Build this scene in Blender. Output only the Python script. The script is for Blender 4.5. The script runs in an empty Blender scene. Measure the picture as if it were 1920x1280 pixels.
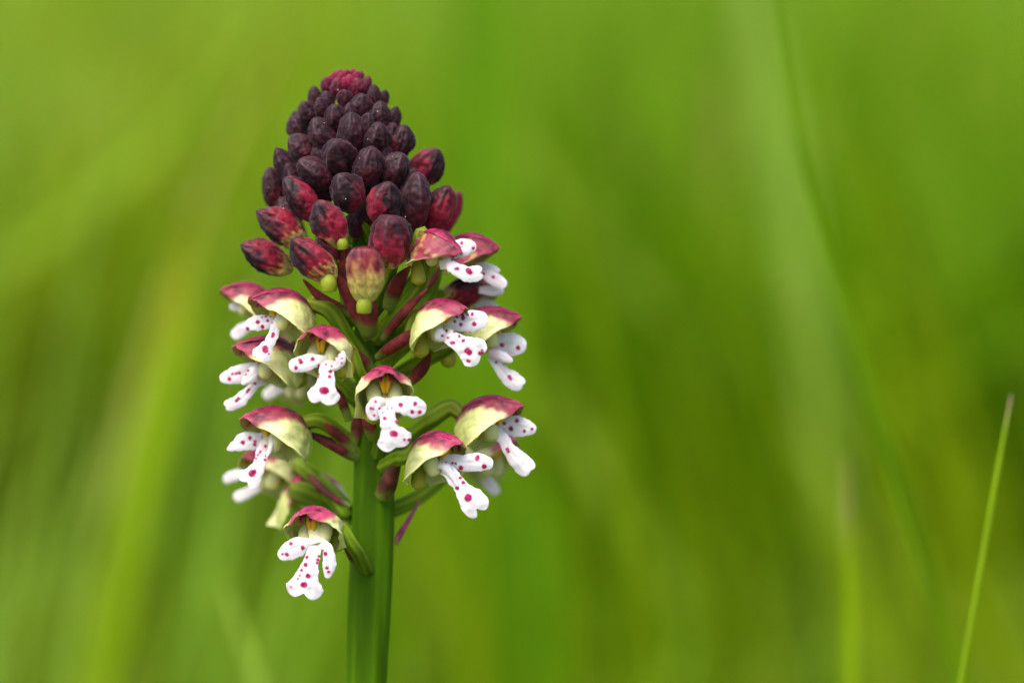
import bpy, math, random
import numpy as np
from mathutils import Vector, noise as mnoise
R = math.radians
random.seed(7); rng = np.random.default_rng(11)
scene = bpy.context.scene
COL = scene.collection

# ------------------------------------------------------------------ camera, world, sun, exposure
PITCH = R(10); D = 0.270; MM = 0.097/1920          # metres per photograph pixel on the plane of the flower spike
ZC = 0.160                                           # height of that plane's centre above the ground
FV = np.array([0, math.cos(PITCH), -math.sin(PITCH)]); RV = np.array([1.0, 0, 0]); UV = np.array([0, math.sin(PITCH), math.cos(PITCH)])
CAM = np.array([0, 0, ZC]) - FV*D
cam = bpy.data.cameras.new('camera'); camo = bpy.data.objects.new('camera', cam); COL.objects.link(camo)
camo.location = CAM; camo.rotation_euler = (math.pi/2-PITCH, 0, 0)
cam.sensor_width = 36; cam.lens = 36*D/0.097; cam.clip_start = 0.01; cam.clip_end = 500
cam.dof.use_dof = True; cam.dof.focus_distance = D-145*MM; cam.dof.aperture_fstop = cam.lens/9.8
scene.camera = camo
SUN_EL, SUN_AZ = R(66), R(-140)
w = bpy.data.worlds.new('World'); scene.world = w; w.use_nodes = True
nt = w.node_tree; bg = nt.nodes['Background']; sky = nt.nodes.new('ShaderNodeTexSky')
sky.sky_type = 'NISHITA'; sky.sun_disc = False; sky.sun_elevation = SUN_EL; sky.sun_rotation = SUN_AZ
sky.air_density = 1.0; sky.dust_density = 4.0; sky.ozone_density = 0.6
nt.links.new(sky.outputs[0], bg.inputs[0]); bg.inputs[1].default_value = 0.11
sl = bpy.data.lights.new('sun', 'SUN'); sl.energy = 1.9; sl.angle = R(55); sl.color = (1, 0.955, 0.88)
so = bpy.data.objects.new('sun', sl); COL.objects.link(so)
sd = Vector((math.sin(SUN_AZ)*math.cos(SUN_EL), math.cos(SUN_AZ)*math.cos(SUN_EL), math.sin(SUN_EL)))
so.rotation_euler = sd.to_track_quat('Z', 'Y').to_euler(); so.location = (0, 0, 2)
scene.render.engine = 'CYCLES'
scene.cycles.use_denoising = True
scene.cycles.max_bounces = 8; scene.cycles.transmission_bounces = 4
scene.view_settings.view_transform = 'Standard'; scene.view_settings.look = 'None'
scene.view_settings.gamma = 1; scene.view_settings.use_curve_mapping = False
scene.view_settings.exposure = 1.45

# ------------------------------------------------------------------ helpers
def W(px, py, q=0.0):
    """point at photograph pixel (px,py), q pixels nearer than the spike's plane"""
    d = D - q*MM
    return CAM + FV*d + RV*((px-960)*MM*d/D) + UV*((640-py)*MM*d/D)
def wo(P, a):
    """local pixel-unit points P (x, y down, q) about anchor a -> metres relative to anchor"""
    P = np.asarray(P, float) - np.asarray(a, float)
    return P[..., 0:1]*MM*RV - P[..., 1:2]*MM*UV - P[..., 2:3]*MM*FV
def tag(o, label=None, cat=None, group=None, kind=None):
    for k, v in (('label', label), ('category', cat), ('group', group), ('kind', kind)):
        if v: o[k] = v
    return o
def sm(e0, e1, x):
    t = np.clip((np.asarray(x, float)-e0)/(e1-e0), 0, 1); return t*t*(3-2*t)
def mix(a, b, t):
    t = np.asarray(t)[..., None]; return np.asarray(a)*(1-t)+np.asarray(b)*t
def nz(P, sc, seed=0.0, octs=2):
    P = np.asarray(P).reshape(-1, 3)*sc
    return np.array([mnoise.fractal(Vector((p[0]+seed, p[1]-seed, p[2]+seed*.7)), 1.0, 2.0, octs) for p in P])
def make(name, V, F, mat, col=None, parent=None, loc=None):
    me = bpy.data.meshes.new(name); V = np.asarray(V, float).reshape(-1, 3)
    me.from_pydata(V.tolist(), [], F); me.materials.append(mat)
    me.polygons.foreach_set('use_smooth', [True]*len(me.polygons))
    if col is not None:
        ca = me.color_attributes.new('Col', 'FLOAT_COLOR', 'POINT')
        c = np.ones((len(V), 4)); c[:, :3] = np.clip(np.asarray(col).reshape(-1, 3), 0, 1)
        ca.data.foreach_set('color', c.ravel())
    me.update()
    o = bpy.data.objects.new(name, me); COL.objects.link(o)
    if loc is not None: o.location = Vector(loc)
    if parent is not None:
        o.parent = parent; o.location = Vector(loc) - Vector(abspos(parent))
    return o
def abspos(o):
    p = Vector(o.location)
    while o.parent: o = o.parent; p += o.location
    return p
def grid_faces(n, m, off=0, closed=False, flip=False):
    f = []
    for i in range(n-1):
        for j in range(m if closed else m-1):
            k = (j+1) % m; q = (off+i*m+j, off+i*m+k, off+(i+1)*m+k, off+(i+1)*m+j)
            f.append(q[::-1] if flip else q)
    return f
def shell(P, th, col, col2=None):
    """thick sheet from grid P[n,m,3] in pixel units"""
    n, m, _ = P.shape
    du = np.gradient(P, axis=0); dv = np.gradient(P, axis=1)
    N = np.cross(du, dv); L = np.linalg.norm(N, axis=2, keepdims=True); N = N/np.maximum(L, 1e-6)
    th = np.broadcast_to(np.asarray(th, float), (n, m))[..., None]
    e = np.ones((n, m, 1)); e[0] = e[-1] = .35; e[:, 0] = .35; e[:, -1] = .35
    A = P + N*th*e*.5; B = P - N*th*e*.5
    i0 = np.arange(n*m).reshape(n, m); ring = np.r_[i0[0, :-1], i0[:-1, -1], i0[-1, :0:-1], i0[:0:-1, 0]]
    Af, Bf = A.reshape(-1, 3), B.reshape(-1, 3); V = np.concatenate([Af, Bf, Af[ring], Bf[ring]])
    F = grid_faces(n, m)+grid_faces(n, m, n*m, flip=True); o = 2*n*m; k = len(ring)
    F += [(o+(j+1) % k, o+j, o+k+j, o+k+(j+1) % k) for j in range(k)]
    c1 = col.reshape(-1, 3); c2 = (col if col2 is None else col2).reshape(-1, 3)
    return V, F, np.concatenate([c1, c2, c1[ring], c2[ring]])
def catmull(K, n):
    K = np.asarray(K, float); d = np.r_[0, np.cumsum(np.linalg.norm(np.diff(K[:, :2], axis=0), axis=1)+1e-6)]
    t = np.linspace(0, d[-1], n); out = np.zeros((n, K.shape[1]))
    for c in range(K.shape[1]):
        m = np.gradient(K[:, c], d) if len(K) > 2 else np.full(len(K), (K[-1, c]-K[0, c])/d[-1])
        i = np.clip(np.searchsorted(d, t, side='right')-1, 0, len(K)-2)
        h = d[i+1]-d[i]; s = (t-d[i])/h
        out[:, c] = ((2*s**3-3*s**2+1)*K[i, c]+(s**3-2*s**2+s)*h*m[i]+(-2*s**3+3*s**2)*K[i+1, c]+(s**3-s**2)*h*m[i+1])
    return out
def strip(K, nu=44, nv=25, cap=True, bend=0.25, tilt=0.0, notch=0.0, notch_v=0.0, wave=0.0):
    """leaf-like sheet: K = [(x,y,halfwidth,q)...] pixel units; returns grid and (t,v)"""
    C = catmull(K, nu); C[:, 2] = np.maximum(C[:, 2], .3)
    T = np.gradient(C[:, [0, 1, 3]], axis=0); T /= np.linalg.norm(T, axis=1, keepdims=True)
    Wd = np.stack([T[:, 1], -T[:, 0], np.zeros(nu)], 1); Wd /= np.maximum(np.linalg.norm(Wd, axis=1, keepdims=True), 1e-6)
    Wd = Wd*math.cos(tilt); Wd[:, 2] += math.sin(tilt)
    Nn = np.cross(T, Wd); Nn *= np.sign(Nn[:, 2:3]+1e-9)
    v = np.linspace(-1, 1, nv); v = np.sign(v)*np.abs(v)**.85
    hw = C[:, 2].copy()
    P = C[:, None, [0, 1, 3]] + Wd[:, None]*(hw[:, None]*v[None])[..., None]
    P -= Nn[:, None]*(bend*hw[:, None]*v[None]**2)[..., None]
    if wave: P += Nn[:, None]*(wave*np.sin(np.linspace(0, 9, nu))[:, None]*v[None]**2)[..., None]
    if cap:    # round the end: pull the far end's edges back along the strip
        hwe = hw[-1]; S = np.r_[0, np.cumsum(np.linalg.norm(np.diff(C[:, [0, 1, 3]], axis=0), axis=1))]
        tot = S[-1]
        if notch:      # two rounded end lobes with a notch between them
            av = np.abs(v-notch_v*.6*(1-np.abs(v))); nd = max(notch, hwe*.12)
            back = np.where(av < .45, nd*((.45-np.minimum(av, .45))/.45)**1.6, hwe*.75*(1-np.sqrt(np.clip(1-((av-.45)/.56)**2, 0, 1))))
            cl = 1.15*hwe+nd
        else:
            back = .92*hwe*(1-np.sqrt(np.clip(1-np.abs(v)**2.5*.995, 0, 1))); cl = 1.9*hwe
        near = np.clip((S[:, None]-(tot-cl))/cl, 0, 1)
        P -= T[:, None]*(back[None]*near**1.6)[..., None]
    return P, np.linspace(0, 1, nu)[:, None]*np.ones(nv), np.ones((nu, 1))*v
def tube(K, ns=16, ridges=0, rd=0.0, capend=True, nr=None):
    """K=[(x,y,r,q)...]"""
    nr = nr or max(10, 6*len(K)); C = catmull(K, nr); c = C[:, [0, 1, 3]]; T = np.gradient(c, axis=0); T /= np.linalg.norm(T, axis=1, keepdims=True)
    A = np.cross(T, [0, 0, 1.0]); A /= np.maximum(np.linalg.norm(A, axis=1, keepdims=True), 1e-6); B = np.cross(T, A)
    th = np.linspace(0, 2*math.pi, ns, endpoint=False)
    rr = 1+rd*np.cos(ridges*th)[None]
    r = C[:, 2:3].copy()
    if capend: r[-1] *= .05; r[-2] *= .75; r[0] *= .2
    P = c[:, None]+(A[:, None]*np.cos(th)[None, :, None]+B[:, None]*np.sin(th)[None, :, None])*(r*rr)[..., None]
    return P, th

# ------------------------------------------------------------------ materials
def node_mat(name, build):
    m = bpy.data.materials.new(name); m.use_nodes = True; nt = m.node_tree; nt.nodes.clear()
    build(nt, nt.nodes.new, nt.links.new); return m
def tissue(name, rough=.45, trans=.25, sss=0.0, bump=.25, bscale=900, vary=.12, spec=.4, bscale2=None, coat=0.0, stretch=(1, 1, 1), sheen=0.0, bdist=0.0002):
    def b(nt, N, L):
        out = N('ShaderNodeOutputMaterial'); p = N('ShaderNodeBsdfPrincipled'); a = N('ShaderNodeAttribute'); a.attribute_name = 'Col'
        tc = N('ShaderNodeTexCoord'); oi = N('ShaderNodeObjectInfo')
        mp = N('ShaderNodeMapping'); mp.inputs['Scale'].default_value = stretch
        L(tc.outputs['Object'], mp.inputs[0])
        n = N('ShaderNodeTexNoise'); n.noise_dimensions = '4D'; n.inputs['Scale'].default_value = bscale; n.inputs['Detail'].default_value = 4
        mul = N('ShaderNodeMath'); mul.operation = 'MULTIPLY'; mul.inputs[1].default_value = 37.0
        L(oi.outputs['Random'], mul.inputs[0]); L(mul.outputs[0], n.inputs['W']); L(mp.outputs[0], n.inputs['Vector'])
        n2 = N('ShaderNodeTexNoise'); n2.noise_dimensions = '4D'; n2.inputs['Scale'].default_value = bscale*.35; n2.inputs['Detail'].default_value = 3
        L(mul.outputs[0], n2.inputs['W']); L(mp.outputs[0], n2.inputs['Vector'])
        mr = N('ShaderNodeMapRange'); mr.inputs[1].default_value = .3; mr.inputs[2].default_value = .7; mr.inputs[3].default_value = 1-vary; mr.inputs[4].default_value = 1+vary
        L(n2.outputs[0], mr.inputs[0])
        vm = N('ShaderNodeVectorMath'); vm.operation = 'SCALE'; L(a.outputs['Color'], vm.inputs[0]); L(mr.outputs[0], vm.inputs['Scale'])
        L(vm.outputs[0], p.inputs['Base Color'])
        p.inputs['Roughness'].default_value = rough; p.inputs['Specular IOR Level'].default_value = spec
        if coat: p.inputs['Coat Weight'].default_value = coat; p.inputs['Coat Roughness'].default_value = .35
        if sheen: p.inputs['Sheen Weight'].default_value = sheen; p.inputs['Sheen Roughness'].default_value = .45; p.inputs['Sheen Tint'].default_value = (.8, .6, .75, 1)
        if sss:
            p.inputs['Subsurface Weight'].default_value = sss; p.inputs['Subsurface Radius'].default_value = (1, .8, .6); p.inputs['Subsurface Scale'].default_value = .0006
        bu = N('ShaderNodeBump'); bu.inputs['Strength'].default_value = bump; bu.inputs['Distance'].default_value = bdist
        L(n.outputs[0], bu.inputs['Height']); L(bu.outputs[0], p.inputs['Normal'])
        if trans:
            t = N('ShaderNodeBsdfTranslucent'); L(vm.outputs[0], t.inputs[0]); mx = N('ShaderNodeMixShader'); mx.inputs[0].default_value = trans
            L(p.outputs[0], mx.inputs[1]); L(t.outputs[0], mx.inputs[2]); L(mx.outputs[0], out.inputs[0])
        else: L(p.outputs[0], out.inputs[0])
    return node_mat(name, b)
M_petal = tissue('petal_tissue', rough=.5, trans=.2, sss=.08, bump=.35, bscale=1300, vary=.12, spec=.3)
M_lip = tissue('lip_tissue', rough=.5, trans=.18, sss=0.0, bump=.3, bscale=3200, vary=.05, spec=.35, bdist=.0001)
M_bud = tissue('bud_tissue', rough=.58, trans=0, bump=.4, bscale=1500, vary=.3, spec=.25, sheen=.12, stretch=(1, 1, .6), bdist=.00022)
M_stem = tissue('stem_tissue', rough=.55, trans=0, sss=.1, bump=.25, bscale=1100, vary=.3, spec=.05, stretch=(1, 1, .12))
M_bract = tissue('bract_tissue', rough=.5, trans=.12, bump=.3, bscale=1300, vary=.25, spec=.35, stretch=(1, 1, .35))
M_grain = tissue('pollen', rough=.6, trans=0, bump=0, vary=0)
M_grass = tissue('grass_tissue', rough=.5, trans=.42, bump=.15, bscale=300, vary=.15, spec=.12, stretch=(1, 1, .1), bdist=.0005)
def ground_b(nt, N, L):
    out = N('ShaderNodeOutputMaterial'); p = N('ShaderNodeBsdfPrincipled'); tc = N('ShaderNodeTexCoord')
    n = N('ShaderNodeTexNoise'); n.inputs['Scale'].default_value = 9; n.inputs['Detail'].default_value = 8
    r = N('ShaderNodeValToRGB'); r.color_ramp.elements[0].position = .3; r.color_ramp.elements[0].color = (.022, .042, .004, 1)
    r.color_ramp.elements[1].position = .7; r.color_ramp.elements[1].color = (.06, .085, .012, 1)
    L(tc.outputs['Object'], n.inputs['Vector']); L(n.outputs[0], r.inputs[0]); L(r.outputs[0], p.inputs['Base Color']); p.inputs['Roughness'].default_value = .95
    n2 = N('ShaderNodeTexNoise'); n2.inputs['Scale'].default_value = 120; L(tc.outputs['Object'], n2.inputs['Vector'])
    b = N('ShaderNodeBump'); b.inputs['Strength'].default_value = .8; b.inputs['Distance'].default_value = .01; L(n2.outputs[0], b.inputs['Height']); L(b.outputs[0], p.inputs['Normal'])
    L(p.outputs[0], out.inputs[0])
M_ground = node_mat('meadow_soil', ground_b)

# ------------------------------------------------------------------ ground
g = 200.0; n = 41
xs = np.sign(np.linspace(-1, 1, n))*np.abs(np.linspace(-1, 1, n))**3*g
GX, GY = np.meshgrid(xs, xs, indexing='ij')
def ground_h(x, y): return .006*np.sin(x*5.1+1)*np.cos(y*4.3) + .0*x
GP = np.stack([GX, GY, ground_h(GX, GY)*np.exp(-(GX**2+GY**2)/60)-.004], -1)
tag(make('ground', GP, grid_faces(n, n), M_ground), kind='structure')

# ------------------------------------------------------------------ meadow grass
GREENS = dict(mid=(.20, .335, .009), deep=(.125, .265, .001), yel=(.25, .32, .002), pale=(.30, .48, .055), olive=(.17, .21, .01), straw=(.34, .30, .06), brown=(.20, .12, .02), grey=(.085, .15, .045))
def meadow(name, N, ymin, ymax, seed, hmin, hmax, wmin, wmax, label=None, power=1.0, clear=None):
    r = np.random.default_rng(seed)
    y = ymin+(ymax-ymin)*r.random(N)**power
    half = .10+(y+.27)*(.45 if N > 20000 else .3)
    x = (r.random(N)*2-1)*half
    if clear is not None:
        k = clear(x, y); x, y, half = x[k], y[k], half[k]; N = len(x)
    hgt = hmin+(hmax-hmin)*r.random(N)**1.5
    wd = (wmin+(wmax-wmin)*r.random(N)**2)
    az = r.random(N)*2*math.pi; lean = np.abs(r.normal(.25, .22, N)); curve = r.normal(.35, .35, N)
    if name == 'near_grass':      # the taller blades lean in towards the orchid from both sides
        az = np.where(x < -.02, 0, math.pi)+r.normal(0, .5, N); lean = np.abs(r.normal(.22, .15, N)); curve = np.abs(r.normal(.2, .2, N))
    fac = r.random(N)*2*math.pi
    ns = 7; t = np.linspace(0, 1, ns)[None]
    a = (lean[:, None]*t + curve[:, None]*t**2)
    hx = hgt[:, None]*np.cumsum(np.sin(a), 1)/ns; hz = hgt[:, None]*np.cumsum(np.cos(a), 1)/ns
    cx = x[:, None]+np.cos(az)[:, None]*hx; cy = y[:, None]+np.sin(az)[:, None]*hx
    cz = hz-hz[:, :1]-.01+ground_h(x, y)[:, None]
    ww = wd[:, None]*(1-t**2.2)*.5+.0001
    ox = -np.sin(fac)[:, None]*ww; oy = np.cos(fac)[:, None]*ww
    Lp = np.stack([cx-ox, cy-oy, cz], -1); Rp = np.stack([cx+ox, cy+oy, cz], -1)
    V = np.stack([Lp, Rp], 2).reshape(N, -1, 3)
    keys = list(GREENS); 
    pn = np.array([mnoise.fractal(Vector((xx*2.2, yy*1.1, seed)), 1, 2, 3) for xx, yy in zip(x, y)])
    pn2 = np.array([mnoise.fractal(Vector((xx*5.0+9, yy*2.2, seed+5)), 1, 2, 2) for xx, yy in zip(x, y)])
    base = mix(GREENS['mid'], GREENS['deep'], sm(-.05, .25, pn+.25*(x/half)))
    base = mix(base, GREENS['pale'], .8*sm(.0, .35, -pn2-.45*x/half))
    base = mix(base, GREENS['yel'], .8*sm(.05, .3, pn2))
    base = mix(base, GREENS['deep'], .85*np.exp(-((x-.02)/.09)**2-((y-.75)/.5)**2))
    base = base*((.85+.3*r.random((N, 1))) if name == 'near_grass' else (.75+.5*r.random((N, 1))))
    st = r.random(N) < (.01 if name == 'near_grass' else .05); base[st] = GREENS['straw']
    c = np.repeat(base[:, None], ns*2, 1)
    F = []
    k = np.arange(N)[:, None]*ns*2
    quads = np.array([(2*i, 2*i+1, 2*i+3, 2*i+2) for i in range(ns-1)])
    Fq = (k[:, :, None]+quads[None]).reshape(-1, 4)
    me = bpy.data.meshes.new(name); V = V.reshape(-1, 3)
    me.vertices.add(len(V)); me.vertices.foreach_set('co', V.ravel())
    me.loops.add(Fq.size); me.loops.foreach_set('vertex_index', Fq.ravel().astype(np.int32))
    me.polygons.add(len(Fq)); me.polygons.foreach_set('loop_start', np.arange(0, Fq.size, 4, dtype=np.int32))
    try: me.polygons.foreach_set('loop_total', np.full(len(Fq), 4, dtype=np.int32))
    except Exception: pass
    me.update(calc_edges=True); me.validate()
    me.polygons.foreach_set('use_smooth', [True]*len(me.polygons))
    ca = me.color_attributes.new('Col', 'FLOAT_COLOR', 'POINT'); cc = np.ones((len(V), 4)); cc[:, :3] = c.reshape(-1, 3); ca.data.foreach_set('color', cc.ravel())
    me.materials.append(M_grass)
    o = bpy.data.objects.new(name, me); COL.objects.link(o)
    return tag(o, label, 'grass', kind='stuff')
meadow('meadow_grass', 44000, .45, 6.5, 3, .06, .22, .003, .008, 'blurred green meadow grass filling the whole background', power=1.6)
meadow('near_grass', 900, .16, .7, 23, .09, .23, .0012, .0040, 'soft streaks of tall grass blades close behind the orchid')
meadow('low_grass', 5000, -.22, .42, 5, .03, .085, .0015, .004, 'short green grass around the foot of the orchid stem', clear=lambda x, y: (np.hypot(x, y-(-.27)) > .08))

# ------------------------------------------------------------------ single grass blades one can tell apart
def blade(top, mid, bot, wpx, z, colr, tip=None, label='', name='grass_stem', group=None, round_=False, tw=.15, tipf=.08, taper=1.6, extend=True):
    """blade whose centreline passes near three pixels at depth z metres behind the spike; runs down to the ground"""
    q = -z/MM
    A, B, C = W(*top, q), W(*mid, q), W(*bot, q)
    pts = [A, B, C]
    if extend:
        d = C-B; d = d/np.linalg.norm(d); d[2] = min(d[2], -.5)
        k = (C[2]+.006)/-d[2]; pts += [C+d*k*.5+np.array([0, 0, 0]), np.array([*(C+d*k)[:2], -.008])]
    pts = np.array(pts)
    t = np.r_[0, np.cumsum(np.linalg.norm(np.diff(pts, axis=0), axis=1))]; tt = np.linspace(0, t[-1], 48)
    c = np.stack([np.interp(tt, t, pts[:, i]) for i in range(3)], 1)
    for _ in range(5): c[1:-1] = (c[:-2]+2*c[1:-1]+c[2:])/4
    T = np.gradient(c, axis=0); T /= np.linalg.norm(T, axis=1, keepdims=True)
    w_ = wpx*MM*(D+z)/D*.5*np.clip((tt/t[-1]+.004)*taper*4, 0, 1)**.6
    S_ = np.cross(T, [0, 1.0, 0]); S_ /= np.linalg.norm(S_, axis=1, keepdims=True); N_ = np.cross(T, S_)
    f = tt/t[-1]
    if round_:
        th = np.linspace(0, 2*math.pi, 10, endpoint=False)
        P = c[:, None]+(S_[:, None]*np.cos(th)[None, :, None]+N_[:, None]*np.sin(th)[None, :, None])*w_[:, None, None]
        F = grid_faces(48, 10, closed=True); F.append(tuple(range(9, -1, -1))); m = 10
    else:
        v = np.linspace(-1, 1, 7); ang = tw*np.sin(f*3)
        Wd = S_*np.cos(ang)[:, None]+N_*np.sin(ang)[:, None]; Nn = np.cross(T, Wd)
        P = c[:, None]+Wd[:, None]*(w_[:, None]*v[None])[..., None]+Nn[:, None]*(w_[:, None]*.35*np.abs(v)[None])[..., None]
        F = grid_faces(48, 7); m = 7
    col = np.repeat(np.broadcast_to(np.asarray(colr), (48, 3))[:, None], m, 1).copy()
    if tip is not None: col = mix(np.asarray(tip), col, np.repeat(sm(tipf*.5, tipf, f)[:, None], m, 1))
    base = np.array([c[-1][0], c[-1][1], 0.0])
    return tag(make(name, P-base, F, M_grass, col, None, base), label, 'grass stem' if round_ else 'grass blade', group)
G = GREENS
blade((1896, 741), (1850, 1000), (1800, 1285), 10, .014, (.24, .38, .008), (.36, .2, .17), 'thin bright green grass stem with purple tip rising at the right edge', 'grass_stem', None, True, tipf=.022, taper=6)
BG = 'out of focus grass blades behind the orchid'
blade((1425, -160), (1500, 330), (1650, 800), 20, .075, (.11, .23, .001), None, 'narrow dark green blade slanting from the top edge down to the right', group=BG)
blade((1585, 850), (1590, 1050), (1592, 1300), 30, .07, (.21, .33, .002), (.27, .26, .06), 'straight yellow green blade with brownish tip standing left of the thin sharp grass stem', group=BG)
blade((365, 400), (335, 560), (265, 900), 60, .24, (.215, .335, .001), (.27, .30, .01), 'yellow green blade with a brown orange tip left of the flower buds', group=BG, tipf=.2, tw=.1)
blade((560, -40), (250, 300), (-90, 560), 50, .40, (.225, .35, .012), None, 'pale blade lying diagonally across the upper left background', group=BG, extend=True)
blade((820, 60), (1120, 440), (1420, 760), 50, .46, (.225, .345, .02), None, 'long pale blade slanting down to the right from behind the dark buds', group=BG, extend=True)
blade((1330, -300), (1440, 120), (1500, 520), 64, .40, (.23, .36, .04), None, 'wide pale grey green blade at the top right beside the dark narrow blade', group=BG)
blade((1010, 700), (1190, 980), (1400, 1290), 46, .40, (.23, .35, .02), None, 'pale green blade slanting from the right hand flowers to the bottom edge', group=BG)
blade((1200, 560), (1320, 760), (1350, 960), 120, .62, (.27, .40, .11), None, 'broad pale leaf patch right of the flowers at mid height', group=BG)
blade((420, 1090), (450, 1180), (490, 1300), 30, .11, (.26, .39, .04), None, 'short pale blade tip at the bottom edge left of the orchid stem', group=BG)
blade((900, -160), (920, 400), (900, 900), 120, .40, (.10, .23, .0005), None, 'broad deep green blade upright behind the right side of the spike', group=BG)
blade((1900, 430), (1860, 620), (1800, 880), 100, .65, (.20, .33, .09), None, 'broad grey green leaf at the right edge above the thin stem tip', group=BG)
blade((960, 820), (1000, 1040), (1010, 1300), 110, .26, (.07, .19, .0005), None, 'wide dark green blade at the bottom just right of the orchid', group=BG)

# ------------------------------------------------------------------ the orchid
base = W(683, 1400, 0)
root = bpy.data.objects.new('burnt_orchid', None); COL.objects.link(root)
root.location = (base[0], base[1]-.012, 0)
tag(root, 'burnt orchid spike with dark maroon buds above white magenta-spotted flowers on a green stem', 'orchid')
CR = {2: (420, 360, 4.2667), 3: (640, 360, 4.2667), 4: (400, 560, 4.2667), 5: (640, 560, 4.266), 6: (400, 740, 4.923), 7: (640, 720, 3.879), 8: (480, 900, 3.368), 1: (480, 110, 4.0), 0: (0, 0, 1.0)}
def cv(c, x, y): a = CR[c]; return a[0]+x/a[2], a[1]+y/a[2]
def part(name, V, F, mat, col, a, parent=None):
    return make(name, wo(V, a), F, mat, col, parent or root, W(*a))

# stem
def stemcol(P, n):
    c = np.broadcast_to(np.array((.045, .13, .004)), (n, 3)).copy(); return c
K = [(672, 2700, 44, 60), (676, 2100, 43, 30), (683, 1400, 39, 0), (687, 1280, 39, 0), (694, 1120, 41, 0), (700, 980, 40, 0), (702, 880, 38, 0), (700, 760, 32, 0), (695, 640, 30, 0), (690, 520, 28, 0), (680, 400, 26, 0), (665, 280, 20, 0), (655, 200, 12, 0), (652, 165, 6, 0)]
P, th = tube(K, ns=64, capend=True, nr=160)
C = catmull(K, 160)
ctr = C[:, None, [0, 1, 3]]
prof = 1+.009*np.cos(7*th+.6)+.010*np.cos(3*th+1)+.006*np.cos(13*th)
P = ctr+(P-ctr)*prof[None, :, None]
sv = (np.cos(7*th+.6)+.6*np.cos(13*th)+.6*np.cos(3*th+1))[None]*np.ones((160, 1))
c = mix((.045, .108, .001), (.066, .145, .002), sm(-.9, 2.0, sv+nz(P*np.array([1, .04, 1]), .06, 3, 3).reshape(sv.shape)*2.5))
c = mix(c, (.02, .02, .004), sm(520, 380, P[..., 1])*.8)
part('stem', P.reshape(-1, 3), grid_faces(160, 64, closed=True), M_stem, c, (690, 1280, 0))

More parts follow.
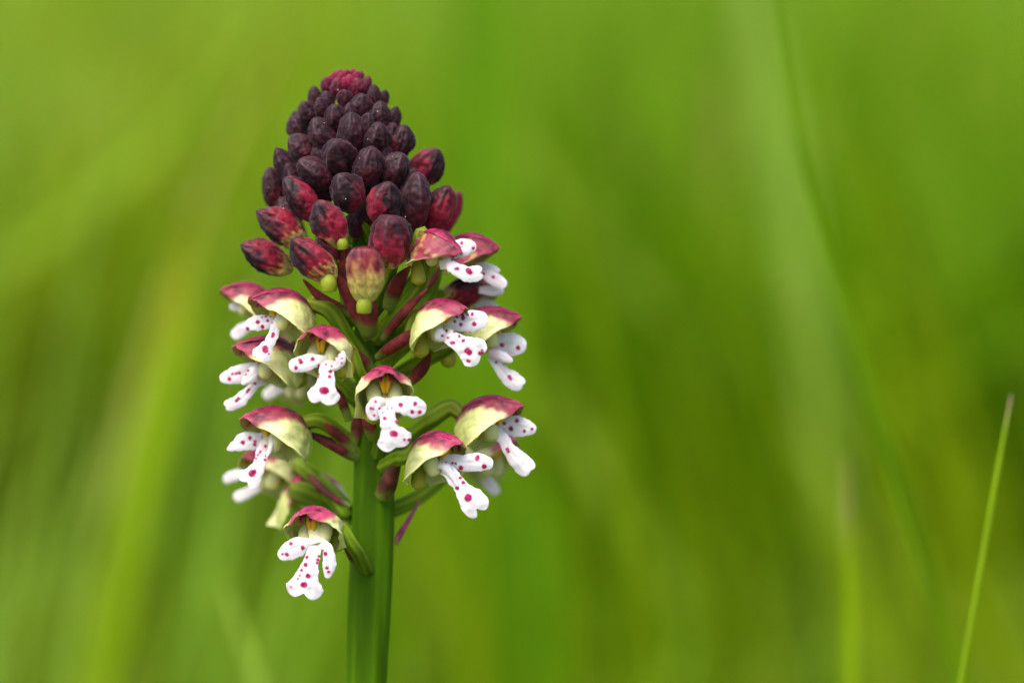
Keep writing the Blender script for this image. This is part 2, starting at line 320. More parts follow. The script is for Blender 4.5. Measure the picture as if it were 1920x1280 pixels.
DARK = np.array((.009, .0018, .004)); MAR = np.array((.032, .002, .006)); RED = np.array((.20, .005, .020)); MAG = np.array((.27, .006, .045))
CREAM = np.array((.74, .73, .24)); YG = np.array((.46, .55, .06)); GRN = np.array((.16, .24, .015)); WHITE = np.array((.78, .745, .755)); SPOT = np.array((.32, .001, .065))
bud_n = [0]
def bud(x, y, Wd, H, tilt=0, q=None, blunt=.95, red=.15, grn=0.0, mag=0.0, side=.6, lean=None, spur=None, seam=None):
    """one closed bud: projected width Wd, height H (pixels), tilt degrees from up"""
    s = bud_n[0]; bud_n[0] += 1; rs = np.random.default_rng(100+s)
    cx0 = 650+(y-140)*.07
    Rr = np.interp(y, [130, 160, 220, 260, 320, 400, 450, 520], [18, 42, 88, 112, 142, 172, 190, 200])
    if q is None: q = math.sqrt(max(0, 1-min(1, abs(x-cx0)/Rr)**2))*Rr*.85
    tipx, tipy = x+math.sin(R(tilt))*H*.5, y-math.cos(R(tilt))*H*.5
    kk = np.clip((Wd-35)/30, 0, 1); Wd *= 1.08-.10*kk; H *= 1.27-.10*kk; wr = (.35 if grn > .45 else 1)
    Lf = max(1.42*Wd, H); cs = min(1, H/Lf*.98); 
    dq = math.sqrt(1-cs*cs)
    if lean is not None: dq = lean; cs = math.sqrt(1-dq*dq)
    x, y = tipx-math.sin(R(tilt))*H*.47, tipy+math.cos(R(tilt))*H*.47
    if y < 330 and red < .5: red *= .6
    t_ = R(tilt); ax = np.array([math.sin(t_)*cs, -math.cos(t_)*cs, dq])
    e1 = np.array([math.cos(t_), math.sin(t_), 0]); e2 = np.cross(ax, e1); e2 *= np.sign(e2[2]+1e-9)    # e2 faces the viewer
    nt_, nth = 46, 66
    t = np.linspace(0, 1, nt_); th = np.linspace(0, 2*math.pi, nth, endpoint=False)
    pr = np.interp(t, [0, .03, .1, .22, .38, .52, .66, .78, .87, .94, .98, 1], [0, .32, .56, .82, .98, 1.0, .93, .76, .56, .36, .18, .0])
    pr = np.convolve(np.pad(pr, 1, mode='edge'), [.25, .5, .25], 'valid'); pr = np.where(t > .5, pr**blunt, pr); pr[0] = pr[-1] = .02
    T, TH = np.meshgrid(t, th, indexing='ij')
    r = pr[:, None]*(Wd*.5)*np.ones_like(TH)
    s0 = (rs.uniform(-.5, .5) if seam is None else seam)
    ridge = np.zeros_like(TH)
    for k in range(3):
        a0 = math.pi/2+s0+k*2*math.pi/3          # keel facing viewer at pi/2
        da = np.angle(np.exp(1j*(TH-a0-.25*T))); dk = np.angle(np.exp(1j*(TH-a0-math.pi/3-.5*(T-.4))))
        ridge += (.17*np.exp(-(da/.15)**2)*sm(.15, .8, T)) - .13*np.exp(-(dk/.09)**2)*sm(.0, .35, T)*sm(1.0, .85, T) + .085*sm(0, .2, dk)*sm(1.0, .25, dk)*sm(.2, .55, T)
    r *= (1+ridge)*(1+.065*np.cos(3*(TH-math.pi/2-s0-.3*T))*sm(.1, .6, T))
    flat = 0.88
    Pl = ax*((T-.5)*Lf)[..., None]+e1*(r*np.cos(TH))[..., None]+e2*(r*np.sin(TH)*flat)[..., None]
    hook = sm(.6, 1, T)**2*Wd*rs.uniform(.02, .12)
    Pl += e2*hook[..., None]-e1*((T-.5)**2*Wd*rs.uniform(-.16, .16))[..., None]
    nn = nz(Pl-ax*((T-.5)*Lf*.6)[..., None], 7/Wd, s*3.1, 3).reshape(T.shape); n2 = nz(Pl-ax*((T-.5)*Lf*.5)[..., None], 15/Wd, s*1.7+5, 3).reshape(T.shape)
    dirv = Pl-ax*((T-.5)*Lf)[..., None]; dl = np.linalg.norm(dirv, axis=2, keepdims=True); dirv /= np.maximum(dl, 1e-3)
    Pl += dirv*((nn*.055+n2*.024)*wr*Wd*np.sin(math.pi*T)**.5)[..., None]
    P = Pl+np.array([x, y, q])
    # pigment: burnt dark top, red flank, green base
    fl = np.cos(TH-side)                          # side: angle of the red flank
    rr = sm(.1, .95, red*1.0+.62*fl-.12-1.7*(T-.42)+nn*.5+n2*.15)*min(1, red*1.8)
    c = mix(DARK*(.9+.4*rs.random()), MAR, sm(-.3, .5, nn+fl*.3)*.8)
    c = mix(c, RED, rr)
    c = mix(c, MAG, mag*sm(-.4, .4, nn+.3)*.8)
    c = mix(c, np.array((.05, .022, .032)), sm(.05, .12, ridge)*.6*(1-mag))  # keel highlight: greyish purple sheen painted into the colour along the ridges
    if grn: c = mix(c, mix(mix(YG, CREAM, .4), RED*1.6, .55*sm(-.1, .7, n2+nn)), sm(.2+.25*(grn > .45), -.2-.15*(grn > .45), T-grn*.75-nn*.3)*.9)
    a = (x, y, q)
    o = part('bud', P.reshape(-1, 3), grid_faces(nt_, nth, closed=True), M_bud if grn < .45 else M_petal, c, a)
    if spur:
        sx, sy, sw = spur; top = (x-ax[0]*Lf*.28, y-ax[1]*Lf*.28)
        Ps, _ = tube([(top[0], top[1], sw*.75, q-4), ((top[0]+sx)/2, (top[1]+sy)/2, sw*.85, q), (sx, sy, sw*.95, q+2), (sx+(sx-top[0])*.15, sy+sw*1.0, sw*.86, q)], ns=14, nr=30)
        cc = mix((.25, .32, .012), (.33, .38, .03), np.random.default_rng(s).random(Ps.shape[:2])*.3)*np.array((.95, .95, 1))
        part('spur', Ps.reshape(-1, 3), grid_faces(30, 14, closed=True), M_petal, cc, (sx, sy, q), o)
    return o
BUDS = [  # x, y, W, H, tilt, options
 (611, 160, 20, 30, -8, dict(mag=.35)), (634, 163, 29, 33, -4, dict(mag=.45)), (670, 164, 32, 34, 6, dict(mag=.4)), (688, 156, 17, 27, 12, dict(mag=.4)),
 (622, 148, 15, 18, -12, dict(mag=.8, q=12)), (640, 146, 17, 22, -4, dict(mag=1, q=28)), (655, 151, 17, 24, 3, dict(mag=1, q=40)), (668, 143, 17, 20, 8, dict(mag=.9, q=18)), (650, 139, 15, 16, 0, dict(mag=1, q=16)), (662, 136, 12, 14, 4, dict(mag=1, q=4)), (676, 141, 12, 16, 14, dict(mag=.7, q=4)), (638, 137, 12, 14, -6, dict(mag=.9, q=2)), (646, 155, 13, 20, -3, dict(mag=1, q=42)), (629, 141, 11, 14, -10, dict(mag=.8, q=4)),
 (590, 181, 24, 38, -8, dict(red=.2)), (612, 188, 27, 34, -2, {}), (647, 183, 27, 29, 6, dict(red=.3, mag=.12)), (699, 179, 26, 40, 10, dict(red=.2)), (719, 184, 19, 32, 16, dict(red=.2)),
 (578, 210, 38, 44, -28, dict(red=.25, side=.3)), (676, 200, 42, 45, 10, dict(red=.2)), (630, 219, 41, 45, -3, dict(lean=.5)), (709, 217, 40, 54, 12, dict(red=.22)), (738, 223, 24, 47, 12, dict(red=.2)),
 (601, 200, 22, 34, -8, dict(q=66)), (655, 208, 22, 30, 4, dict(q=80)), (688, 232, 26, 40, 6, dict(q=88)),
 (556, 240, 33, 48, -22, dict(blunt=1.05)), (602, 251, 45, 62, -24, dict(red=.18)), (659, 246, 49, 68, 2, dict(red=.1)), (705, 258, 49, 54, 20, {}), (752, 263, 45, 58, 18, dict(red=.3, side=2.6)), (733, 250, 25, 40, 15, dict(q=58)),
 (563, 278, 45, 58, -36, dict(red=.2)), (635, 291, 62, 56, -8, dict(red=.1)), (691, 309, 53, 67, 18, {}), (742, 315, 51, 58, 22, {}), (799, 312, 62, 78, 40, dict(red=.75, side=2.4)),
 (532, 306, 35, 62, -25, dict(blunt=1.2)), (587, 323, 52, 66, -52, dict(red=.2)), (650, 358, 61, 68, -22, dict(red=.3, side=.2)), (719, 376, 58, 72, 16, dict(red=.55, side=2.7)), (780, 371, 58, 92, 6, dict(red=.15)), (825, 388, 56, 84, 24, dict(red=.85, q=60)),
 (511, 350, 38, 72, -10, dict(red=.2)), (562, 368, 52, 84, -36, dict(red=.75, side=.1)), (615, 416, 62, 84, -26, dict(red=.8, side=.2, grn=.12, spur=(641, 456, 12), seam=.9)),
 (524, 424, 60, 98, -56, dict(red=.8, side=.3, grn=.3, blunt=1.15, q=80)), (495, 480, 56, 92, -62, dict(red=.8, side=.6, grn=.25, blunt=1.15, q=35)), (583, 484, 60, 96, -46, dict(red=.8, side=.7, blunt=1.05, grn=.25, spur=(616, 531, 16), q=150)),
 (686, 512, 69, 92, 0, dict(red=.95, side=1.57, grn=.55, mag=.1, spur=(683, 573, 15), q=190, lean=.1, seam=.9, blunt=.45)), (731, 451, 75, 78, 4, dict(red=.6, side=1.7, grn=.08, blunt=.5, q=160, lean=.3, spur=(724, 487, 10))),
 (668, 415, 36, 46, 6, dict(q=62)), (850, 392, 26, 70, 20, dict(red=.7, mag=.5, q=-60)), (640, 330, 40, 50, 0, dict(q=70)), (700, 350, 40, 50, 0, dict(q=80)), (600, 290, 34, 44, -10, dict(q=70)), (668, 280, 34, 44, 0, dict(q=72)), (720, 290, 30, 40, 10, dict(q=76)), (770, 340, 34, 50, 20, dict(q=55)), (600, 350, 40, 54, -20, dict(q=70)), (548, 330, 34, 50, -25, dict(q=40)), (690, 400, 34, 46, 6, dict(q=60)), (752, 420, 36, 50, 8, dict(q=70)), (762, 345, 30, 44, 8, dict(q=80)),
 (868, 548, 52, 72, 62, dict(red=.8, grn=.35, q=-20)), (540, 395, 40, 56, -30, dict(q=10)),
]
for b in BUDS: bud(*b[:5], **b[5])
for (x, y, ww, h, t) in [(560, 230, 36, 48, -18), (610, 235, 40, 54, -6), (700, 240, 42, 54, 10), (735, 290, 46, 58, 20), (640, 300, 48, 60, 0), (560, 320, 48, 62, -24), (760, 370, 52, 66, 24), (680, 380, 52, 68, 4), (600, 395, 52, 68, -16), (720, 440, 58, 76, 14), (620, 450, 58, 76, -14), (540, 430, 54, 72, -34), (800, 440, 54, 72, 34)]:
    Rr = np.interp(y, [130, 160, 220, 260, 320, 400, 450, 520], [18, 42, 88, 112, 142, 172, 190, 200]); cx0 = 650+(y-140)*.07
    bud(x, y, ww, h, t, q=-math.sqrt(max(.05, 1-((x-cx0)/Rr)**2))*Rr*.8, lean=-.45, red=.3)

# ---- flowers
def basis(yaw, pitch, roll):
    y, p, r = R(yaw), R(pitch), R(roll)
    F = np.array([math.sin(y)*math.cos(p), math.sin(p), math.cos(y)*math.cos(p)])
    S = np.array([math.cos(y), 0, -math.sin(y)]); U = np.cross(F, S)*1.0
    U = np.cross(S, F)*-1; 
    if U[1] < 0: U = -U
    S2 = S*math.cos(r)+U*math.sin(r); U2 = -S*math.sin(r)+U*math.cos(r)
    return F, S2, U2                       # in (x, up, q)
def ztop(x): return np.interp(x, [-14, 0, 20, 45, 70, 92, 108, 122], [-32, -17, -4, 4, 3, -4, -10, -16])
def wid(x): return np.interp(x, [-14, 0, 20, 45, 72, 95, 110, 122], [8, 24, 44, 56, 58, 47, 34, 18])
def smooth1(f, x, w=9): return (f(x-w)+2*f(x)+f(x+w)+f(x-w/2)*1.5+f(x+w/2)*1.5)/7
def lateral_sepal(s, rs, hgt=88, flare=1.0, curl=.08):
    nu, nv = 44, 34
    u = np.linspace(0, 1, nu)[:, None]; v = np.linspace(0, 1, nv)[None]
    d = hgt*v**1.65; xb = -6-9*np.sin(math.pi*v)+15*v**4; xf = 119-86*(d/hgt)**1.35
    x = xb+(xf-xb)*u; z = smooth1(ztop, x)-d
    y = smooth1(wid, x+.25*d)*np.sin(np.clip(v*1.5, 0, math.pi/2))**.85
    y = y*(1-curl*sm(.5, 1, v))*(1+.5*curl*sm(0, .5, v))
    y = y + flare*(u**2)*(v**1.5)*10 - 16*(v**5)*(1-u)
    ph = rs.uniform(0, 6)
    y = y + 2.2*np.sin(6*v*math.pi+ph)*u**4 ; z = z + 2.0*np.sin(5*v*math.pi+ph*2)*u**5
    # rolled front edge
    y = y + 5*sm(.86, 1, u)*sm(.1, .5, v); x = x - 3*sm(.9, 1, u)*sm(.1, .5, v)
    P = np.stack([x, y*s, z], -1)
    return P, u*np.ones_like(v), v*np.ones_like(u), d*np.ones_like(u)
def to_px(P, o, B, sc):
    F, S, U = B; v = P[..., 0:1]*F+P[..., 1:2]*S+P[..., 2:3]*U; v = v*sc
    return np.stack([o[0]+v[..., 0], o[1]-v[..., 1], o[2]+v[..., 2]], -1)
fl_n = [0]
def flower(cx, cy, q, yaw, pitch=0, roll=0, sc=1.0, cr=0, lobes=(), spots=(), ovary=None, spur=None, red=0.0, back=False, hgt=88, throat=True, flare=1.0, dim=1.0, lab=None, pk0=.15):
    s = fl_n[0]; fl_n[0] += 1; rs = np.random.default_rng(500+s)
    sc *= .92
    B = basis(yaw, pitch, roll); F, S, U = B
    ctr = np.array([cx, cy, q], float); off = 52*F*sc-38*U*sc
    o = np.array([cx-off[0], cy+off[1], q-off[2]])
    # flower body: ovary tube reaching the stem plus the receptacle behind the hood
    hb = to_px(np.array([-4., 0, -26]), o, B, sc)
    if ovary is None: ovary = [(700+25*math.sin(R(yaw)), cy+60, 13, 20*math.cos(R(yaw)))]
    K = [tuple(k) for k in ovary]+[(hb[0], hb[1], 12*sc, hb[2]), tuple(to_px(np.array([14., 0, -28]), o, B, sc)[[0, 1]])+(8*sc, to_px(np.array([14., 0, -28]), o, B, sc)[2])]
    P, th = tube(K, ns=20, ridges=3, rd=.0, nr=30)
    tw = np.linspace(0, 3.5, 30)[:, None]
    C = catmull(K, 30)[:, None, [0, 1, 3]]; pr = 1+.06*np.cos(6*(th[None])+tw*2)
    P = C+(P-C)*pr[..., None]
    c = mix((.085, .16, .006), (.17, .25, .015), sm(-.6, 1, np.cos(6*th[None]+tw*2)))
    c = mix(c, (.20, .10, .04), np.broadcast_to(sm(.55, 1, np.linspace(0, 1, 30))[:, None]*.3*(th[None]*0+1), c.shape[:2]))
    a = (float(hb[0]), float(hb[1]), float(hb[2]))
    body = part('flower', P.reshape(-1, 3), grid_faces(30, 20, closed=True), M_stem, c, a)
    if lab: body['label'] = lab
    purple = np.array((.17, .003, .028))*(1-pk0)+np.array((.46, .025, .13))*pk0; pdark = np.array((.04, .002, .010)); pink = np.array((.42, .04, .11))
    # lateral sepals
    for sd in (-1, 1):
        P, u, v, d = lateral_sepal(sd, rs, hgt, flare, .32 if abs(yaw) < 30 else .08)
        n1 = nz(P, .045, s*2.3+sd, 3).reshape(u.shape)
        vein = np.exp(-((np.sin((v*5.2+.55*u*v)*math.pi+n1*.6))/.28)**2)
        co = mix(mix(CREAM, WHITE, .25), YG, sm(.95, .1, u)*.5+.1*sm(.3, 1, v))
        co = mix(co, (.34, .46, .05), vein*.5*sm(.97, .5, u))
        Nn = np.cross(np.gradient(P, axis=0), np.gradient(P, axis=1)); Nn /= np.maximum(np.linalg.norm(Nn, axis=2, keepdims=True), 1e-6)
        nf = nz(P*np.array([.5, 1, 1]), .16, s*3.3+sd, 3).reshape(u.shape)
        P = P+Nn*((vein-.5)*1.0+n1*2.2+nf*.9)[..., None]*sm(0, .15, v)[..., None]
        bd = 15+7*u+n1*8+red*70; pk = sm(bd+6, bd-4, d)
        pf = sm(bd+12, bd, d)
        co = mix(co, pink, pf*.45); co = mix(co, purple, pk*.92)
        co = mix(co, pdark, pk*sm(.6, -.3, n1+.03*d-.2*(1-u))*.85)
        if red > .5: co = mix(co, mix(YG, pink, .5), .75*sm(.0, .45, -n1+.9*(v-.55)-.5*(u-.4)+nf*.4))
        co = mix(co, pink*.8, .35*sm(-.1, .5, nf)*pk)
        co = mix(co, pink, .5*sm(.9, 1, u)*sm(.5, .2, v)); co = mix(co, CREAM*1.05, .5*sm(.93, 1, u)*sm(.35, .6, v)*(1-red))
        ci = mix(CREAM*.92, (.40, .47, .12), .45+.25*vein); ci = mix(ci, pink*.8, pf*.35)
        Q = to_px(P, o, B, sc)
        V, Fc, cc = shell(Q, 3.2*sc, co if sd > 0 else ci, ci if sd > 0 else co)
        # orientation: which side is outside
        du = np.gradient(Q, axis=0)[20, 12]; dv = np.gradient(Q, axis=1)[20, 12]; nrm = np.cross(du, dv)
        outv = Q[20, 12]-to_px(np.array([50., 0, -40]), o, B, sc)
        outer_first = np.dot(nrm, outv) > 0
        V, Fc, cc = shell(Q, 3.2*sc, co if outer_first else ci, ci if outer_first else co)
        m_ = to_px(np.array([50., 50*sd, -40]), o, B, sc)
        part('lateral_sepal', V, Fc, M_petal, cc*dim, tuple(m_), body)
    # dorsal sepal: strip over the top
    nu, nv = 40, 21
    u = np.linspace(0, 1, nu)[:, None]; v = np.linspace(-1, 1, nv)[None]
    va = np.abs(v)*.24*np.sin(math.pi*np.clip(u*.88+.12, 0, 1))**.55; d = hgt*va**1.65
    x = -8+(130-22*np.abs(v)**2)*u; z = smooth1(ztop, x)-d+2.4-sm(.9, 1, u)*4+1.4*np.exp(-(v/.22)**2)
    y = np.sign(v)*(smooth1(wid, x+.25*d)*np.sin(va*1.5)**.85*1.05+1.2*np.abs(v))
    P = np.stack([x, y*np.ones_like(x), z], -1); n1 = nz(P, .07, s*1.3+40, 3).reshape(x.shape)
    P[..., 2] += n1*1.6
    co = mix(purple, pink, sm(.0, .5, n1)*.5+.25*sm(.8, 1, u)*np.ones_like(v)); co = mix(co, pdark, np.exp(-(v/.3)**2)*sm(1, .55, u)*.75)
    V, Fc, cc = shell(to_px(P, o, B, sc), 2.6*sc, co)
    part('dorsal_sepal', V, Fc, M_petal, cc*dim, tuple(to_px(np.array([55., 0, 5]), o, B, sc)), body)
    # petals: narrow, hidden inside the hood, ragged magenta tips hanging in front
    for sd in (-1, 1):
        nu, nv = 26, 9; u = np.linspace(0, 1, nu)[:, None]; v = np.linspace(-1, 1, nv)[None]
        x = 25+88*u-sm(.8, 1, u)*8+0*v; y = sd*(15-5*u)+8*v*(1-.75*u**3)+2*np.sin(u*9+s); z = smooth1(ztop, x)-15-sm(.8, 1, u)*11-3*np.abs(v)+6*sm(.5, .9, u)
        P = np.stack([x, y, z], -1)
        co = mix(CREAM, MAG*.9, sm(.55, .8, u)*np.ones_like(v))
        V, Fc, cc = shell(to_px(P, o, B, sc), 2.4*sc, co)
        part('petal', V, Fc, M_petal, cc*dim, tuple(to_px(np.array([80., 14*sd, -12]), o, B, sc)), body)
    # column: cream pillars under the hood with an orange pollen pocket
    if throat:
        Vs, Fs, Cs = [], [], []; off_ = 0
        def add(P, m, n, colr):
            nonlocal off_
            Vs.append(P.reshape(-1, 3)); Fs.extend(grid_faces(n, m, off_, closed=True)); Cs.append(np.broadcast_to(colr, (n*m, 3))); off_ += n*m
        for sd in (-1, 1):
            pts = [to_px(np.array(p, float), o, B, sc) for p in ((16, 8*sd, -22), (42, 17*sd, -34), (58, 20*sd, -54), (60, 10*sd, -80))]
            Pp, _ = tube([(p[0], p[1], rr*sc, p[2]) for p, rr in zip(pts, (11, 15, 15, 13))], ns=14, nr=16); add(Pp, 14, 16, CREAM*np.array((1, .98, 1.25)))
        pts = [to_px(np.array(p, float), o, B, sc) for p in ((14, 0, -26), (36, 0, -50), (50, 0, -76))]
        Pp, _ = tube([(p[0], p[1], rr*sc, p[2]) for p, rr in zip(pts, (14, 19, 15))], ns=14, nr=16); add(Pp, 14, 16, (.62, .58, .22))
        part('column', np.concatenate(Vs), Fs, M_petal, np.concatenate(Cs)*dim, tuple(to_px(np.array([55., 0, -50]), o, B, sc)), body)
        Vs, Fs, Cs = [], [], []; off_ = 0
        for sd in (-1, 1):
            pts = [to_px(np.array(p, float), o, B, sc) for p in ((70, 4*sd, -14), (76, 5.5*sd, -24), (72, 3.5*sd, -42), (68, 2*sd, -50))]
            Pp, _ = tube([(p[0], p[1], rr*sc, p[2]) for p, rr in zip(pts, (5, 6.2, 4, 2))], ns=12, nr=14); add(Pp, 12, 14, (.92, .50, .015))
        part('anther', np.concatenate(Vs), Fs, M_petal, np.concatenate(Cs)*dim, tuple(to_px(np.array([68., 0, -34]), o, B, sc)), body)
    if spur:
        sx, sy, sw, sq = spur
        Ps, _ = tube([(sx+2, sy-sw*3, sw*.8, sq-6), (sx, sy-sw, sw, sq), (sx, sy+sw*.4, sw*1.05, sq+2), (sx, sy+sw*1.1, sw*.7, sq+2)], ns=14, nr=16)
        part('spur', Ps.reshape(-1, 3), grid_faces(16, 14, closed=True), M_petal, np.broadcast_to((.42, .41, .03), (16*14, 3))*dim, (sx, sy, sq), body)
    # lip: all lobes in one mesh, spots are pigment
    if lobes:
        Vs, Fs, Cs = [], [], []; off_ = 0
        k = CR[cr][2]; sp = [(*cv(cr, a_, b_), 1.1*r_/k) for a_, b_, r_ in spots]
        for li, L in enumerate(lobes):
            pts, kw = L; kw = dict(kw); colk = kw.pop('c', 'w'); pk_ = kw.pop('pink', 0.0)
            if 'notch' in kw: kw['notch'] /= k
            KK = []
            for p in pts:
                xx, yy = cv(cr, p[0], p[1]); KK.append((xx, yy, p[2]/k, q+.75*(p[3] if len(p) > 3 else 10)))
            nu = int(min(80, max(30, 1.0*sum(math.dist(KK[i][:2], KK[i+1][:2]) for i in range(len(KK)-1))))); nv = int(min(60, max(15, 1.5*max(p[2] for p in KK))))
            kw['bend'] = kw.get('bend', .2)*.75
            P, t, v = strip(KK, nu=nu, nv=nv, **kw)
            fr = nz(P, .11, s*5.1+li, 3).reshape(t.shape); f2 = nz(P, .045, s*2.1+li, 2).reshape(t.shape)
            hwm = max(p[2] for p in KK)
            Tn = np.gradient(P, axis=1); Tn /= np.maximum(np.linalg.norm(Tn, axis=2, keepdims=True), 1e-6)
            P = P+Tn*(fr*1.9*v*np.abs(v)**3)[..., None]              # uneven outline
            P[..., 2] += f2*hwm*.09+.5*fr*v**2-.9*np.exp(-(v/.16)**2)*sm(.1, .4, t)*sm(1, .7, t)
            if colk == 'c': col = mix(CREAM*1.05, WHITE, sm(.3, 1, t)*.6)
            else:
                col = mix(mix(CREAM*1.1, WHITE, .6), WHITE, sm(0, .25, t))
            pk1 = nz(P, .06, s+li, 2).reshape(t.shape)
            col = mix(col, (.80, .52, .63), sm(.0, .6, pk1+pk_)*.4+pk_*.3)
            col = mix(col, (.80, .62, .68), .35*np.exp(-((np.sin(v*7.5+pk1*2))/.3)**2)*sm(.75, .2, t))
            nzs = nz(P, .35, s+li*3, 1).reshape(t.shape)
            for (x_, y_, r_) in sp:
                dd = np.hypot((P[..., 0]-x_), (P[..., 1]-y_))+nzs*1.1*min(1, r_/3)
                col = mix(col, (.75, .18, .40), sm(r_+2.2, r_, dd)*.55)
                col = mix(col, SPOT, sm(r_+.75, r_-.55, dd))
            V, Fc, cc = shell(P, 1.3, col)
            Vs.append(V); Fs += [tuple(i+off_ for i in f) for f in Fc]; Cs.append(cc); off_ += len(V)
        V = np.concatenate(Vs); m_ = V.mean(0)
        part('lip', V, Fs, M_lip, np.concatenate(Cs)*dim, tuple(m_), body)
    return body
def leaf(K, cr=0, col0=(.10, .012, .012), basec=(.14, .20, .02), bf=.25, q=None, name='bract', bend=.5, tilt=0.0, nu=40):
    KK = []; k = CR[cr][2]
    for p in K: xx, yy = cv(cr, p[0], p[1]); KK.append((xx, yy, p[2]/k, p[3]+{2: 48, 3: 55, 5: 40}.get(cr, 0)))
    P, t, v = strip(KK, nu=nu, nv=15, cap=False, bend=bend, tilt=tilt)
    n1 = nz(P, .05, K[0][0], 3).reshape(t.shape)
    c = mix(np.array(col0)*1.0, np.array(col0)*2.0, sm(-.3, .5, n1)); c = mix(np.asarray(basec), c, sm(bf-.1, bf+.12, t+n1*.12))
    c = mix(c, (.25, .03, .05), .5*sm(.8, 1, np.abs(v))*sm(bf, 1, t))
    V, Fc, cc = shell(P, 3, c); return part(name, V, Fc, M_bract, cc, tuple(P[len(P)//3, 7]))

flower(528, 582, 110, -62, sc=1.0, cr=4,
  lobes=[([(560, 190, 60, 0), (470, 195, 50, 5), (390, 190, 58, 0), (310, 205, 56, -5), (225, 238, 14, -10)], dict(bend=.2)),
         ([(560, 170, 45, 22), (525, 190, 42, 30), (478, 300, 42, 34), (430, 385, 50, 38), (375, 480, 84, 40)], dict(notch=22, bend=.3, notch_v=-.2)),
         ([(545, 215, 12, 34), (528, 165, 22, 42), (520, 135, 12, 44)], dict(bend=.2))],
  spots=[(352,188,14),(390,224,13),(270,240,12),(416,146,8),(430,176,9),(452,146,6),(386,152,5),(474,198,5),(482,284,13),(478,300,11),(420,395,22),(420,408,20),(340,463,8),(412,330,8),(448,435,5)],
  ovary=[(690, 690, 15, 30), (650, 630, 15, 70), (610, 578, 15, 90)])
flower(610, 652, 165, -24, pk0=.5, pitch=7, sc=1.0, cr=4, roll=-4,
  lobes=[([(905, 520, 55, 40), (850, 505, 50, 48), (760, 512, 64, 50), (690, 530, 62, 46), (612, 545, 55, 40)], dict(bend=.25)),
         ([(930, 560, 20, 55), (985, 535, 36, 60), (1015, 490, 42, 62), (1035, 425, 16, 58)], dict(bend=.5)),
         ([(905, 470, 52, 30), (905, 540, 56, 52), (905, 620, 62, 58), (898, 690, 76, 60), (885, 755, 108, 60), (872, 835, 128, 58)], dict(notch=24, bend=.22, notch_v=-.25))],
  spots=[(700,495,14),(708,512,13),(798,486,14),(668,553,13),(845,535,10),(842,550,9),(845,605,8),(840,625,8),(935,582,13),(928,622,12),(880,728,26),(896,728,25),(900,530,8),(945,540,7),(967,490,8),(990,468,8),(1025,480,6),(1022,515,6)],
  ovary=[(695, 760, 13, 40), (672, 700, 13, 90)], spur=(648, 694, 15, 150))
flower(720, 729, 170, 8, pk0=.65, pitch=9, sc=1.02, cr=5, roll=2,
  lobes=[([(350, 840, 28, 52), (310, 835, 48, 55), (272, 875, 63, 55), (258, 972, 46, 48)], dict(bend=.3)),
         ([(360, 860, 40, 52), (430, 850, 58, 55), (520, 860, 76, 56), (600, 875, 82, 52), (668, 885, 62, 46)], dict(bend=.22)),
         ([(345, 800, 45, 30), (355, 880, 55, 55), (375, 950, 62, 62), (392, 1030, 72, 66), (420, 1105, 112, 66), (448, 1190, 138, 62)], dict(notch=16, bend=.2, notch_v=-.1))],
  spots=[(583,842,15),(472,852,16),(560,905,13),(617,907,13),(278,825,9),(243,878,10),(262,882,7),(310,880,8),(268,932,8),(352,955,13),(334,912,6),(438,922,8),(440,943,9),(437,975,7),(445,990,8),(458,1008,9),(412,1073,22),(428,1072,22),(502,1116,8),(538,1120,12),(373,882,6),(403,880,5)],
  ovary=[(705, 860, 13, 30), (716, 800, 13, 90), (722, 740, 13, 130)], spur=(700, 780, 14, 150))
flower(502, 672, 50, -72, sc=1.04, cr=4, dim=.97,
  lobes=[([(420, 570, 50, -5), (340, 570, 60, -5), (260, 590, 72, -5), (180, 610, 72, -5), (50, 645, 40, -8)], dict(bend=.2)),
         ([(430, 600, 60, 10), (350, 590, 60, 30), (290, 640, 45, 36), (240, 685, 10, 36)], dict(bend=.5, cap=False)),
         ([(420, 640, 40, 0), (355, 670, 36, 10), (290, 735, 42, 10), (215, 810, 52, 10), (95, 862, 44, 8)], dict(notch=10, bend=.2))],
  spots=[(205,595,11),(150,600,8),(180,600,9),(127,643,14),(285,575,11),(270,605,10),(335,678,9),(283,727,10),(272,742,10),(202,795,12),(188,812,12)],
  ovary=[(680, 760, 14, 10), (630, 720, 14, 25), (590, 690, 14, 35)], spur=(560, 712, 15, 30))
flower(826, 602, 140, 50, pk0=.4, sc=1.02, cr=5,
  lobes=[([(790, 200, 60, 15), (860, 195, 55, 25), (950, 190, 72, 28), (1050, 178, 84, 25), (1167, 165, 66, 18)], dict(bend=.22)),
         ([(830, 330, 30, 45), (800, 290, 50, 52), (785, 240, 30, 54)], dict(bend=.4)),
         ([(800, 250, 50, 25), (860, 300, 58, 46), (940, 352, 66, 52), (1010, 395, 98, 52), (1120, 465, 124, 46)], dict(notch=20, bend=.2, notch_v=.2))],
  spots=[(1043,128,12),(971,160,14),(908,185,9),(954,208,12),(1058,204,15),(816,166,6),(848,258,8),(906,265,7),(944,300,9),(812,295,9),(858,311,7),(885,351,11),(900,350,10),(977,334,12),(1005,410,20),(1022,425,20),(1103,432,14),(1120,430,12),(1120,408,8),(1010,490,9),(1024,492,8)],
  ovary=[(705, 700, 14, 40), (735, 665, 15, 70), (765, 640, 14, 100)], spur=(788, 655, 15, 120))
